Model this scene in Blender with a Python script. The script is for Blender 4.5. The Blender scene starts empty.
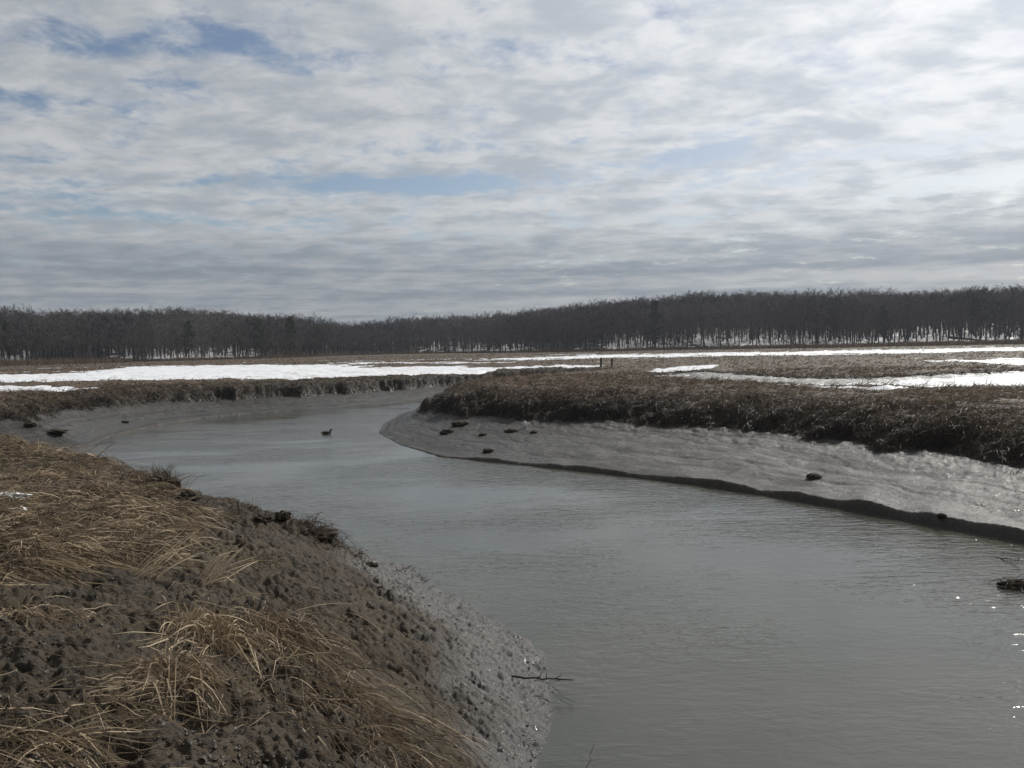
import bpy, bmesh, math, random
import numpy as np
from mathutils import Vector, Matrix
R = math.radians
rng = np.random.default_rng(7)
random.seed(7)
scene = bpy.context.scene
COL = scene.collection

# ------------------------------------------------------------------ camera
F = 770.0
CAM = np.array([0.0, 0.0, 3.6])
ROLL = math.atan(21/1024); PITCH = math.atan(36.5/F)
fwd = np.array([0, math.cos(PITCH), -math.sin(PITCH)])
up0 = np.array([0, math.sin(PITCH), math.cos(PITCH)])
X0 = np.array([1.0, 0, 0])
cr = math.cos(ROLL)*X0 - math.sin(ROLL)*up0
cu = math.sin(ROLL)*X0 + math.cos(ROLL)*up0
cam_d = bpy.data.cameras.new('camera'); cam = bpy.data.objects.new('camera', cam_d); COL.objects.link(cam)
cam_d.lens = 36*F/1024; cam_d.sensor_width = 36; cam_d.clip_end = 20000; cam_d.clip_start = 0.05
M = Matrix(((cr[0], cu[0], -fwd[0], CAM[0]), (cr[1], cu[1], -fwd[1], CAM[1]), (cr[2], cu[2], -fwd[2], CAM[2]), (0, 0, 0, 1)))
cam.matrix_world = M
scene.camera = cam

def unproj(px, py, z):
    d = fwd + cr*(px-512)/F - cu*(py-384)/F
    t = (z-CAM[2])/d[2]
    return CAM + d*t

def proj(x, y, z):
    rx, ry, rz = x-CAM[0], y-CAM[1], z-CAM[2]
    xc = rx*cr[0]+ry*cr[1]+rz*cr[2]; yc = rx*cu[0]+ry*cu[1]+rz*cu[2]; zc = rx*fwd[0]+ry*fwd[1]+rz*fwd[2]
    zs = np.where(zc > .3, zc, np.nan)
    return 512+F*xc/zs, 384-F*yc/zs, zc

def hor(px): return 358-21*(px/1024)

# ------------------------------------------------------------------ noise
def _hash(ix, iy, s):
    n = (ix*374761393 + iy*668265263 + s*974711) & 0xffffffff
    n = ((n ^ (n >> 13))*1274126177) & 0xffffffff
    return (n ^ (n >> 16)) & 0xffff
def perlin(x, y, s=0):
    xi = np.floor(x).astype(np.int64); yi = np.floor(y).astype(np.int64)
    xf = x-xi; yf = y-yi
    u = xf*xf*xf*(xf*(xf*6-15)+10); v = yf*yf*yf*(yf*(yf*6-15)+10)
    def g(a, b):
        th = _hash(xi+a, yi+b, s)*(2*math.pi/65536)
        return np.cos(th)*(xf-a)+np.sin(th)*(yf-b)
    return 1.4*((g(0, 0)*(1-u)+g(1, 0)*u)*(1-v)+(g(0, 1)*(1-u)+g(1, 1)*u)*v)
def fbm(x, y, o=3, s=0, gain=.5):
    t = 0; a = 1; n = 0
    for i in range(o):
        t = t+a*perlin(x*2**i, y*2**i, s+i*17); n += a; a *= gain
    return t/n
def sstep(t): t = np.clip(t, 0, 1); return t*t*(3-2*t)

# ------------------------------------------------------------------ near bank (thin plate through control points)
PIX = [(552,690,.02),(548,655,.02),(547,730,.02),(538,768,.02),(522,640,.02),(472,602,.02),(430,583,.02),(372,560,.3),(342,545,.52),(300,520,.9),
 (240,502,1.1),(190,490,1.2),(150,475,1.35),(100,461,1.5),(50,450,1.62),(0,443,1.7),(-80,440,1.75),
 (0,600,1.85),(0,520,1.8),(0,700,1.9),(0,768,1.92),(150,768,1.85),(300,768,1.58),(400,768,1.15),(470,768,.65),(510,768,.28),(300,650,1.32),(400,650,.72),(200,600,1.48),(100,520,1.68),
 (450,650,.42),(500,700,.2),(250,560,1.22),(350,600,.85),(200,700,1.7),(100,600,1.75),(-80,470,1.78),(0,460,1.72),(0,485,1.76),(50,464,1.66),(60,485,1.7),(100,472,1.55),(100,492,1.62),(150,487,1.4),(150,510,1.5),(190,503,1.27),(200,530,1.36),(240,515,1.13),(525,680,.1),(530,768,.12),(430,600,.22),(480,630,.16)]
C = [tuple(unproj(a, b, z)) for a, b, z in PIX]
C += [(-3.2,13.7,-.3),(-4.6,14.6,-.3),(-2.0,13.6,-.3),(-1.0,12.8,-.3),(.1,11.2,-.3),(.8,9.8,-.3),(1.2,8.2,-.35),(1.0,6.8,-.35),(.9,5.6,-.35),
 (.4,5,.0),(.9,4.1,.0),(1.6,3,.0),(2.6,1.6,.0),(4,-1,.0),(5,-5,0),(0,2.2,1.75),(0,0,1.95),(1,0,1.75),(0,-4,2),(2,-3,1.6),(-8,-6,2),(-16,0,1.95),(-18,8,1.9),(-20,15,1.6),(-24,20,.6),(-26,10,1.8),
 (2,12,-1.2),(6,9,-1.2),(10,20,-1.2),(0,20,-1.2),(-5,26,-1.2),(-12,26,-1),(-19,27,-.7),(20,20,-1.2),(16,2,-1.2),(8,-3,-1.2),(5,5,-1),(0,30,-1.2),(3,7.5,-.9),(-3,18,-1),(-8,21,-1)]
for a_, b_, z_ in [(190,490,1.2),(150,475,1.35),(100,462,1.5),(50,452,1.6),(0,445,1.7),(-80,443,1.75)]:
    q_ = unproj(a_, b_, z_); C += [(q_[0]*1.08, q_[1]*1.08, z_-.5), (q_[0]*1.18, q_[1]*1.18, z_-1.35)]
C = np.array(C)
def _tps(r2): return np.where(r2 > 1e-9, .5*r2*np.log(np.maximum(r2, 1e-9)), 0)
n = len(C)
K = _tps(((C[:, None, :2]-C[None, :, :2])**2).sum(-1)) + np.eye(n)*.003
P = np.c_[np.ones(n), C[:, :2]]
A = np.zeros((n+3, n+3)); A[:n, :n] = K; A[:n, n:] = P; A[n:, :n] = P.T
sol = np.linalg.solve(A, np.r_[C[:, 2], 0, 0, 0])
def zA_raw(x, y):
    out = sol[n]+sol[n+1]*x+sol[n+2]*y
    for i in range(n):
        out = out+sol[i]*_tps((x-C[i, 0])**2+(y-C[i, 1])**2)
    return out
PITS = [(292,686,.16,.22),(232,698,.11,.16),(262,661,.08,.14),(150,560,.08,.1),(93,580,.07,.1),(60,568,.08,.1),(205,716,.12,.14),(110,712,.14,.16),(180,700,.12,.14),(305,640,.10,.14),
 (358,640,.09,.12),(390,668,.08,.1),(330,730,.14,.16),(260,762,.14,.14),(75,720,.1,.12),(40,690,.1,.1),(120,745,.1,.12),(420,640,.07,.08),(345,612,.1,.1),(60,640,.1,.1),(150,622,.1,.1)]

# ------------------------------------------------------------------ far bank: creek edge with scarp, mud width and mud-top height
W = []
def wp(px, py, s, m, zm): q = unproj(px, py, 0); W.append((q[0], q[1], s, m, zm))
W.append((60, -30, .2, 3, .9)); W.append((40, 3, .2, 3, .9)); W.append((19, 8.6, .22, 3, .9))
for a in [(1200,590,.19,2.7,.9),(1024,543,.185,2.8,.9),(940,528,.19,3.0,.9),(860,512.5,.18,3.4,.9),(780,498.5,.17,4.0,.9),(700,486,.155,4.5,.9),(600,473.5,.12,5.4,.85),
          (500,463,.09,6.0,.8),(440,457,.05,6.3,.75),(400,445,.02,5,.7),(378,433,.01,2.8,.7),(383,424,.01,2.2,.7),(400,414,.01,2,.7),(430,405,.01,2,.7),(470,398.5,.01,2,.75),(520,393.8,.01,2,.75),
          (548,390.6,.01,3,.9),(520,389.6,.01,3,.6),(425,398,.01,3.5,.5),(377,404.5,.01,4,.6),(313,410,.02,4,.68),(250,414,.04,4,.68),(200,419,.05,3.5,.85),(150,427,.06,3,1.0),(110,437,.06,2.5,1.15),(90,446,.06,2.5,1.15)]:
    wp(*a)
W += [(-19.2,25.6,.05,3.5,1.0),(-22,20,.05,6,1.0),(-26,17,.05,6,1.0),(-60,10,.05,6,1),(-80,-30,.1,3,1)]
W = np.array(W)
def chan(x, y):
    """signed distance outside (+) of the creek polygon and interpolated bank attributes"""
    best = np.full(x.shape, 1e18); at = np.zeros((3,)+x.shape); cross = np.zeros(x.shape, bool)
    m = len(W)
    for i in range(m):
        a = W[i]; b = W[(i+1) % m]
        dx, dy = b[0]-a[0], b[1]-a[1]
        t = np.clip(((x-a[0])*dx+(y-a[1])*dy)/(dx*dx+dy*dy), 0, 1)
        d2 = (x-a[0]-t*dx)**2+(y-a[1]-t*dy)**2
        k = d2 < best
        best = np.where(k, d2, best)
        for j in range(3): at[j] = np.where(k, a[2+j]+(b[2+j]-a[2+j])*t, at[j])
        c = ((a[1] > y) != (b[1] > y)) & (x < dx*(y-a[1])/(dy if abs(dy) > 1e-9 else 1e-9)+a[0])
        cross ^= c
    d = np.sqrt(best)
    return np.where(cross, -d, d), at

# skyline of the woods, ridge ground height
SKY = np.array([(-400,318),(-200,314),(0,310),(50,312),(120,311),(200,310),(240,312),(300,317),(345,321),(362,321),(400,316),(450,313),(530,312),(560,309),(600,300),(650,296),(700,291),(760,291),(800,293),(850,292),(900,291),(950,288),(1024,285),(1200,282),(1500,290)], float)
RIDGE = 390.0; TREE_H = 14.0
def pxdir(x, y): return 512+F*x/np.maximum(y, .1*np.abs(x)+.01)
def foot(px): return 232+70*np.exp(-((px-410)/120.0)**2)+7*np.sin(px*.021)+4*np.sin(px*.057+1)
def hill(x, y):
    px = np.clip(pxdir(x, y), -600, 1700); r = np.hypot(x, y)
    cosa = np.clip(y/np.maximum(r, 1e-6), .35, 1)
    zr = 3.6+(hor(px)-np.interp(px, SKY[:, 0], SKY[:, 1]))/F*RIDGE*cosa-TREE_H
    r0 = foot(px)
    t = (r-r0)/(RIDGE-r0)
    h = np.where(y > 0, np.maximum(zr-1.9, 1)*np.clip(t,0,1)**.75*np.clip(1-(r-RIDGE)/700, 0, 1)*(t > 0), 0)
    h = np.minimum(h, np.maximum(zr-1.9, 1))
    return h

# snow strips: (xs, top ys, bottom ys) in the look of the marsh plane
STRIPS = [
 ([-300,0,60,100,135,260,330,400,460,540,600],[374,373.5,372.5,370.5,366,364,364.5,366,366.5,366,365],[384,382.5,381,380,380,378.5,378,376.5,375.5,373.5,370]),
 ([-300,0,60,108,112,125,160],[384,385,386,387,386.8,387.2,388],[394,391.8,390.8,388.6,388.7,389.2,388.2]),
 ([460,510,560,620,700,760,830,900,960,1024,1300],[359.5,357.5,356,354.4,353,352,350.6,349.3,348.2,347,343],[360.3,359.8,359.2,358,356.4,355.2,354.2,353,352.2,351.2,348]),
 ([890,925,960,1024,1300],[360,359.6,358.8,357.8,354],[360.3,361,362.3,364.3,364]),
 ([755,780,830,870,930,1024,1300],[384.5,382,379.4,377.6,373.6,368.6,357],[384.8,385.6,387.2,388,388.2,387,384]),
 ([640,665,690,714,720],[371,367.5,365,363.5,363.8],[371.4,373,372,368.5,364.2]),
 ([300,330,380,430,500,545],[366,362.8,361.8,362,361.5,361.5],[366.2,364.6,363.4,363,362.6,362]),
 ([965,985,1010,1024,1100],[396,395.2,394.8,394.5,393],[396.1,396.6,396.4,397,396]),
]
CARVE = ([640,670,700,740,800,860,930,1024,1300],[376,372,370.5,373,377,377.6,374,369.5,357],[377,381,383.5,385,388.5,390.5,391.5,391,388])
def strip_mask(strip, px, py):
    xs, tp, bt = strip
    a = np.interp(px, xs, tp); b = np.interp(px, xs, bt)
    e = np.minimum(px-xs[0], xs[-1]-px)*.15
    return np.minimum(np.minimum(py-a, b-py), e)
FLOOR = np.array([(-300,.5),(0,.75),(28,.7),(45,.1),(100,.15),(118,.75),(180,.9),(240,.85),(262,.3),(300,.15),(410,.15),(430,.7),(520,.75),(545,.1),(590,.3),(612,.85),(1024,.9),(1300,.8)])

def terrain(x, y):
    r = np.hypot(x, y)
    near = r < 34
    zA = np.full(x.shape, -3.0)
    xn, yn = x[near], y[near]
    wob = .35*fbm(xn*.5, yn*.5, 2, 5)
    zA[near] = np.clip(zA_raw(xn+wob*.5, yn+wob*.3), -1.2, 2.05)
    # ---- far bank
    d, (s, m, zm) = chan(x, y)
    s = s*np.clip(1+.9*fbm(x*.7, y*.7, 2, 15), .4, 1.6)
    dsc = d+np.where(s > .03, .05*fbm(x*1.3, y*1.3, 3, 17, .6)+.05*fbm(x*5, y*5, 2, 18), 0)
    jit = fbm(x*.55, y*.55, 3, 11)
    d2 = d+jit*np.clip(d, 0, 2.0)*.55+.25*fbm(x*2.1, y*2.1, 2, 13)*np.clip(d-.3, 0, 1)
    z1 = 1.1*s*sstep(dsc/.10)
    t = np.clip((d+.25*(d2-d)-.18)/np.maximum(m-.18, .1), 0, 1)
    s_ = s*1.1*sstep(dsc/.10); z2 = s_+(zm-s_)*(t*.75+.25*t*t)
    c = np.clip((d2-m)/.55, 0, 1)
    lip = 1.22+.14*fbm(x*.35, y*.35, 2, 23)
    z3 = z2+(lip-z2)*sstep(c)
    e = np.clip((d2-m-.5)/2.4, 0, 1)
    z4 = z3+(1.9-lip)*(1-(1-e)**2)*(c > 0)
    zB = np.where(dsc < 0, -.12-.5*np.clip(-d, 0, 1.2)*.6, np.where(d < .18, z1, z4))
    zpl = 1.9-.36*np.exp(-((x+5)/17)**2-((y-58)/17)**2)
    zB = zB-(1.9-zpl)*e
    cliff = c; plat = e
    flat = np.clip(1-c, 0, 1)*(d > .1)
    # rear channel
    q = x*0
    px, py, zc = proj(x, y, np.full(x.shape, 1.72))
    ok = (y > 20) & (r < 130)
    cm = np.where(ok, np.clip(strip_mask(CARVE, np.nan_to_num(px), np.nan_to_num(py))/1.6+.3*jit, 0, 1), 0)
    zB = zB*(1-cm)+np.minimum(zB, 1.70)*cm
    plat = plat*(1-cm)
    # relief
    far_fade = np.clip(1-(r-45)/90, .12, 1)
    hum = .20*fbm(x*.7, y*.7, 3, 31)+.07*fbm(x*2.6, y*2.6, 2, 37)
    rel_c = .16*fbm(x*1.7, y*1.7, 4, 41, .62)
    along = .022*fbm(x*1.0+y*.3, y*4.2, 3, 43, .6)+.018*(.4-np.abs(fbm(x*.55, y*1.3, 3, 45)))+.022*fbm(x*5, y*9, 3, 47, .6)+.07*np.clip(fbm(x*1.9, y*2.6, 3, 49, .6)-.28, 0, 1)*np.clip(d/1.5, 0, 1)
    rgt = sstep((pxdir(x, y)-820)/160)*(y > 3)
    along = along+np.clip(t-.55, 0, .45)*.30*np.clip(fbm(x*3.2, y*3.2, 3, 171, .6), -.1, .6)+rgt*(.030*fbm(x*4.5, y*5.5, 3, 173, .65))-.05*np.clip(.16-np.abs(fbm(x*.9+.3*y, y*.35-.2*x, 2, 175)), 0, .16)*3*np.clip(t*3, 0, 1)
    shl = fbm(x*.45+y*.1, t*9+.6*fbm(x*.8, y*.8, 2, 181), 4, 183, .62); along = along*.8+.045*shl*np.clip(t*5, 0, 1)*np.clip(6-5.5*t, .3, 1)
    zB = zB+hum*plat*far_fade+rel_c*cliff*(1-plat)*(r < 60)+along*flat*np.clip(d*3-.3, 0, 1)*(r < 60)
    # ---- near bank relief
    zr = np.zeros(x.shape)
    amp = np.clip((zA[near]-.0)/.55, .26, 1)
    big = .09*fbm(xn*.9, yn*.9, 3, 51)
    mid = fbm(xn*3.1, yn*3.1, 3, 53, .55)
    sml = fbm(xn*8.3, yn*8.3, 3, 54, .6)
    wx = .12*fbm(xn*2.2, yn*2.2, 2, 67); mid = fbm((xn+wx)*3.0, (yn-wx)*3.4, 3, 53, .5)
    ms = sstep(.5+1.6*fbm(xn*.8, yn*.8, 2, 68)); lump = (.12*(1.5*np.abs(mid)-.45)*(1-.6*ms)+.055*mid*ms)+.045*(1.5*np.abs(sml)-.4)+.04*fbm(xn*6, yn*6, 3, 69, .65)
    fine = .040*fbm(xn*17, yn*17, 2, 57, .6)
    pock = -.30*np.clip(fbm(xn*2.9, yn*2.9, 3, 59, .6)-.20, 0, .5)-.10*np.clip(fbm(xn*9.5, yn*9.5, 2, 63)-.30, 0, .5)
    gul = -.06*np.clip(fbm(xn*1.6, yn*1.6, 2, 61)-.25, 0, 1)*2
    amp = amp*np.clip(.85+1.5*fbm(xn*.7, yn*.7, 2, 66), .25, 1.5)
    zr[near] = (big+gul)*amp+(lump+pock)*(.30+.70*amp)*np.clip((zA[near]+.12)/.2, 0, 1)+fine*(.5+.5*amp)
    zA = zA+zr
    for (ppx, ppy, rad, dep) in PITW:
        k = (x-ppx)**2+((y-ppy)*.8)**2
        zA = zA-dep*np.exp(-(k/rad**2)**1.5)*(k < 9*rad**2)
    isA = zA > zB
    z = np.maximum(zA, zB)
    hl = hill(x, y)
    z = z+hl+.6*fbm(x*.04, y*.04, 2, 71)*np.clip(hl/2, 0, 1)
    # snow
    px, py, zc = proj(x, y, zpl)
    px = np.nan_to_num(px, nan=-9999); py = np.nan_to_num(py, nan=-9999)
    sm = np.full(x.shape, -9.0)
    nz = fbm(x*.09, y*.16, 3, 81)*1.5+fbm(x*.5, y*.4, 2, 83)*.8+1.3*fbm(x*.11, y*.55, 3, 82, .6)-6*np.clip(fbm(x*.12, y*.5, 3, 88, .6)-.24, 0, 1)
    for st in STRIPS: sm = np.maximum(sm, strip_mask(st, px, py))
    bits = (fbm(x*.035, y*.20, 3, 161, .6)-.25)*9+(fbm(x*.3, y*.5, 2, 162))*1.2-1.2
    bits = np.where((y > 62) & (hl < .2) & (py > np.interp(px, [0, 300, 560, 1024], [368, 361, 354, 346])), bits, -9)
    sm = np.maximum(sm, np.where((px > -100) & (px < 1120), bits, -9))
    sm = np.where((y > 15) & (hl < .3), sm*1.0+nz*1.5-.15-np.where(cm > .85, 0, np.where(cm > .08, 9, 6*(1-plat))), -9)
    # woodland floor snow
    pd = np.clip(pxdir(x, y), -400, 1400)
    fl = np.interp(pd, FLOOR[:, 0], FLOOR[:, 1])
    depth = r-foot(pd)
    fm = np.where((y > 0) & (depth > -2) & (depth < 95), (fl-.52)*3.2+fbm(x*.17, y*.14, 4, 85, .65)*4.2-.25-np.clip(depth-60, 0, 40)*.05-np.clip(2-depth, 0, 5)*.4, -9)
    sm = np.maximum(sm, fm)
    z = np.where((sm > -1) & ~isA & (hl < .3), z-.10*np.clip(sm+1, 0, 1), z)
    cmE = np.clip(4*cm*(1-cm)*1.3, 0, 1); rim = sstep((.20-dsc)/.1)*(d > -.4)*(s > .03)
    return dict(z=z, isA=isA, rim=np.where(isA, 0, rim), shore=np.where(isA, 0, t), streak=np.where(isA, 0, shl), cliff=np.where(isA, 0, np.maximum(np.clip(cliff*4, 0, 1)*(1-cm), cmE)), plat=np.where(isA, 0, plat), wood=np.clip((r-foot(pd)+6)/8, 0, 1)*(y > 0), snow=sm, d=d, hl=hl, ice=np.clip(cm*4-3, 0, 1)*(1-isA))

PITW = []
for (a, b, rad, dep) in PITS:
    # settle the pit on the smooth bank
    z = 1.2
    for _ in range(12):
        q = unproj(a, b, z); z = float(np.clip(zA_raw(np.array([q[0]]), np.array([q[1]]))[0], 0, 1.95))
    PITW.append((q[0], q[1], rad, dep))

# ------------------------------------------------------------------ ground grid (polar sheet, dense where the lens looks)
ang = np.r_[np.linspace(-180, -44, 50)[:-1], np.linspace(-44, -39, 30)[:-1], np.linspace(-39, 39, 880), np.linspace(39, 44, 30)[1:], np.linspace(44, 180, 50)[1:-1]]
ang = np.radians(ang)
rad = np.r_[np.geomspace(.05, 1.6, 14)[:-1], np.exp(np.arange(math.log(1.6), math.log(2.6), .012)), np.exp(np.arange(math.log(2.6), math.log(42), .0034)), np.exp(np.arange(math.log(42), math.log(80), .0045)), np.exp(np.arange(math.log(80), math.log(620), .0085)), np.geomspace(630, 9000, 24)]
NA, NR = len(ang), len(rad)
GX = rad[:, None]*np.sin(ang)[None, :]; GY = rad[:, None]*np.cos(ang)[None, :]
T = terrain(GX.ravel(), GY.ravel())
GZ = T['z'].reshape(NR, NA)
SNOW = T['snow'].reshape(NR, NA)
print('grid', NR, NA)

def glook(arr, x, y):
    a = np.interp(np.arctan2(x, y), ang, np.arange(NA)); k = np.interp(np.hypot(x, y), rad, np.arange(NR))
    i = np.clip(k.astype(int), 0, NR-2); j = np.clip(a.astype(int), 0, NA-2); u = k-i; v = a-j
    return (arr[i, j]*(1-u)*(1-v)+arr[i+1, j]*u*(1-v)+arr[i, j+1]*(1-u)*v+arr[i+1, j+1]*u*v)
def gz(x, y): return glook(GZ, np.asarray(x, float), np.asarray(y, float))

# first visible ground point for each pixel (used only to find where things stand)
VW, VH, OX = 1400, 860, 180
pxg, pyg, zcg = proj(GX.ravel(), GY.ravel(), GZ.ravel())
k = (zcg > 1) & (pxg > -OX) & (pxg < VW-OX-1) & (pyg > 0) & (pyg < VH-1) & (GX.ravel()**2+GY.ravel()**2 < 200**2)
idx = np.nonzero(k)[0]; idx = idx[np.argsort(-zcg[idx])]
VIS = np.full((VH, VW), -1, np.int64)
VIS[pyg[idx].astype(int), (pxg[idx]+OX).astype(int)] = idx
def hit(px, py):
    px = int(px); py = int(py)
    for rr in range(0, 8):
        sub = VIS[max(0, py-rr):py+rr+1, max(0, px+OX-rr):px+OX+rr+1]
        s = sub[sub >= 0]
        if len(s):
            q = s[np.argmin(zcg[s])]
            return np.array([GX.ravel()[q], GY.ravel()[q], GZ.ravel()[q]])
    return unproj(px, py, 1.0)

_isA = T['isA']
def crest(px):
    col = VIS[:, int(px)+OX]; q = np.nonzero(col >= 0)[0]; q = q[_isA[col[q]]]
    return int(q.min()) if len(q) else 500
print('CREST', [(c, crest(c)) for c in (0, 50, 100, 150, 200, 250, 300, 350, 400, 450, 500, 530, 545)])
# ------------------------------------------------------------------ mesh helpers
def mesh_np(name, verts, quads=None, tris=None, mat=None, attrs=None, smooth=True):
    me = bpy.data.meshes.new(name)
    verts = np.asarray(verts, np.float32)
    me.vertices.add(len(verts)); me.vertices.foreach_set('co', verts.ravel())
    li = []; st = []; off = 0
    for f, c in ((quads, 4), (tris, 3)):
        if f is not None and len(f):
            f = np.asarray(f, np.int32); li.append(f.ravel()); st.append(off+np.arange(len(f), dtype=np.int32)*c); off += f.size
    li = np.concatenate(li); st = np.concatenate(st)
    me.loops.add(len(li)); me.loops.foreach_set('vertex_index', li)
    me.polygons.add(len(st)); me.polygons.foreach_set('loop_start', st)
    me.update(calc_edges=True)
    if attrs:
        for an, av in attrs.items():
            at = me.attributes.new(an, 'FLOAT', 'POINT'); at.data.foreach_set('value', np.asarray(av, np.float32))
    if mat: me.materials.append(mat)
    if smooth: me.shade_smooth()
    else: me.shade_flat()
    return me
def link(name, me, parent=None, loc=None, rotz=0, **props):
    o = bpy.data.objects.new(name, me); COL.objects.link(o)
    if parent is not None: o.parent = parent
    if loc is not None: o.location = Vector([float(v) for v in loc])
    o.rotation_euler[2] = rotz
    for k_, v_ in props.items(): o[k_] = v_
    return o

# ------------------------------------------------------------------ materials
def newmat(name):
    m = bpy.data.materials.new(name); m.use_nodes = True
    nt = m.node_tree; nt.nodes.clear()
    return m, nt
class NT:
    def __init__(s, nt): s.nt = nt
    def n(s, t, **kw):
        nd = s.nt.nodes.new(t)
        for k_, v_ in kw.items(): setattr(nd, k_, v_)
        return nd
    def set(s, sock, v):
        if isinstance(v, bpy.types.NodeSocket): s.nt.links.new(v, sock)
        else: sock.default_value = v
    def math(s, op, a, b=0.0, c=0.0, clamp=False):
        nd = s.n('ShaderNodeMath', operation=op, use_clamp=clamp)
        s.set(nd.inputs[0], a); s.set(nd.inputs[1], b); s.set(nd.inputs[2], c); return nd.outputs[0]
    def vmath(s, op, a, b=(0, 0, 0)):
        nd = s.n('ShaderNodeVectorMath', operation=op); s.set(nd.inputs[0], a); s.set(nd.inputs[1], b)
        return nd.outputs['Value'] if op in ('DOT_PRODUCT', 'LENGTH') else nd.outputs[0]
    def mix(s, f, a, b):
        nd = s.n('ShaderNodeMix', data_type='RGBA'); s.set(nd.inputs[0], f); s.set(nd.inputs[6], a); s.set(nd.inputs[7], b); return nd.outputs[2]
    def mixf(s, f, a, b):
        nd = s.n('ShaderNodeMix', data_type='FLOAT'); s.set(nd.inputs[0], f); s.set(nd.inputs[2], a); s.set(nd.inputs[3], b); return nd.outputs[0]
    def noise(s, vec, scale, detail=3, rough=.5, dist=0.0, lac=2.0):
        nd = s.n('ShaderNodeTexNoise'); s.set(nd.inputs['Vector'], vec); s.set(nd.inputs['Scale'], scale); s.set(nd.inputs['Detail'], detail)
        s.set(nd.inputs['Roughness'], rough); s.set(nd.inputs['Distortion'], dist); s.set(nd.inputs['Lacunarity'], lac); return nd.outputs[0]
    def smooth(s, v, a, b, lo=0.0, hi=1.0):
        nd = s.n('ShaderNodeMapRange', interpolation_type='SMOOTHSTEP')
        s.set(nd.inputs[0], v); s.set(nd.inputs[1], a); s.set(nd.inputs[2], b); s.set(nd.inputs[3], lo); s.set(nd.inputs[4], hi); return nd.outputs[0]
    def attr(s, name): return s.n('ShaderNodeAttribute', attribute_name=name).outputs['Fac']
    def pos(s): return s.n('ShaderNodeTexCoord').outputs['Object']
    def mapping(s, v, sc=(1, 1, 1), rot=(0, 0, 0), loc=(0, 0, 0)):
        nd = s.n('ShaderNodeMapping'); s.set(nd.inputs[0], v); nd.inputs['Scale'].default_value = sc; nd.inputs['Rotation'].default_value = rot; nd.inputs['Location'].default_value = loc; return nd.outputs[0]
    def bump(s, h, strength, dist, normal=None):
        nd = s.n('ShaderNodeBump'); s.set(nd.inputs['Height'], h); s.set(nd.inputs['Strength'], strength); s.set(nd.inputs['Distance'], dist)
        if normal is not None: s.set(nd.inputs['Normal'], normal)
        return nd.outputs[0]
    def principled(s, **kw):
        nd = s.n('ShaderNodeBsdfPrincipled')
        for k_, v_ in kw.items(): s.set(nd.inputs[k_.replace('_', ' ')], v_)
        o = s.n('ShaderNodeOutputMaterial'); s.nt.links.new(nd.outputs[0], o.inputs[0]); return nd
def c4(r, g, b): return (r, g, b, 1)

# ground
m_ground, nt = newmat('marsh_ground'); N = NT(nt)
P_ = N.pos()
n1 = N.noise(P_, 1.1, 4, .6); n2 = N.noise(P_, 7, 4, .65); n3 = N.noise(P_, 38, 3, .6)
mud = N.mix(N.smooth(n1, .35, .65), c4(.042, .032, .020), c4(.070, .053, .034))
mud = N.mix(N.smooth(n2, .45, .7), mud, c4(.034, .029, .023))
wet = N.attr('wet')
strk = N.noise(N.mapping(P_, (1.8, 7.5, 1), (0, 0, R(-16))), 1.0, 5, .62)
mudw = N.mix(N.smooth(strk, .42, .62), c4(.041, .037, .031), c4(.019, .017, .015))
mudw = N.mix(N.smooth(N.attr('streak'), .02, -.28), mudw, c4(.016, .0135, .011))
mudw = N.mix(N.math('MULTIPLY', N.smooth(N.attr('shore'), .62, .95), N.smooth(n1, .35, .6)), mudw, c4(.030, .023, .017))
mud = N.mix(wet, mud, mudw)
lit = N.mix(N.smooth(n2, .42, .62), c4(.16, .115, .07), c4(.05, .036, .024))
mud = N.mix(N.math('MULTIPLY', N.attr('straw'), N.smooth(n3, .35, .6)), mud, lit)
peat = N.mix(N.smooth(n2, .4, .65), c4(.020, .016, .013), c4(.042, .033, .025))
marsh = N.mix(N.smooth(n2, .35, .65), c4(.135, .100, .066), c4(.060, .046, .033))
marsh = N.mix(N.smooth(n1, .5, .7), marsh, c4(.075, .050, .036))
col = N.mix(N.attr('cliff'), mud, peat)
col = N.mix(N.attr('rim'), col, c4(.045, .036, .028))
col = N.mix(N.attr('plat'), col, marsh)
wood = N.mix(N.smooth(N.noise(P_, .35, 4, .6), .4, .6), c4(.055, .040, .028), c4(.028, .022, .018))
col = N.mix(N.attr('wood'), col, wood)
ice = N.mix(N.smooth(N.noise(P_, .6, 3), .4, .65), c4(.30, .30, .29), c4(.15, .14, .125))
col = N.mix(N.attr('ice'), col, ice)
rw = N.mixf(N.smooth(n3, .35, .6), .30, .62)
rw = N.math('ADD', rw, N.math('MULTIPLY', N.smooth(N.attr('streak'), .1, -.25), .18))
rw = N.mixf(N.smooth(N.noise(P_, 21, 3, .6), .56, .66), rw, .14)
rough = N.mixf(wet, .72, rw)
bh = N.math('ADD', N.math('ADD', N.math('MULTIPLY', n3, .7), N.math('MULTIPLY', strk, 2.2)), N.noise(P_, 110, 2, .6))
bm = N.bump(bh, .9, .016)
N.principled(Base_Color=col, Roughness=rough, Normal=bm, Specular_IOR_Level=N.mixf(N.attr('gloss'), N.mixf(wet, .2, .38), .75))

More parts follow.
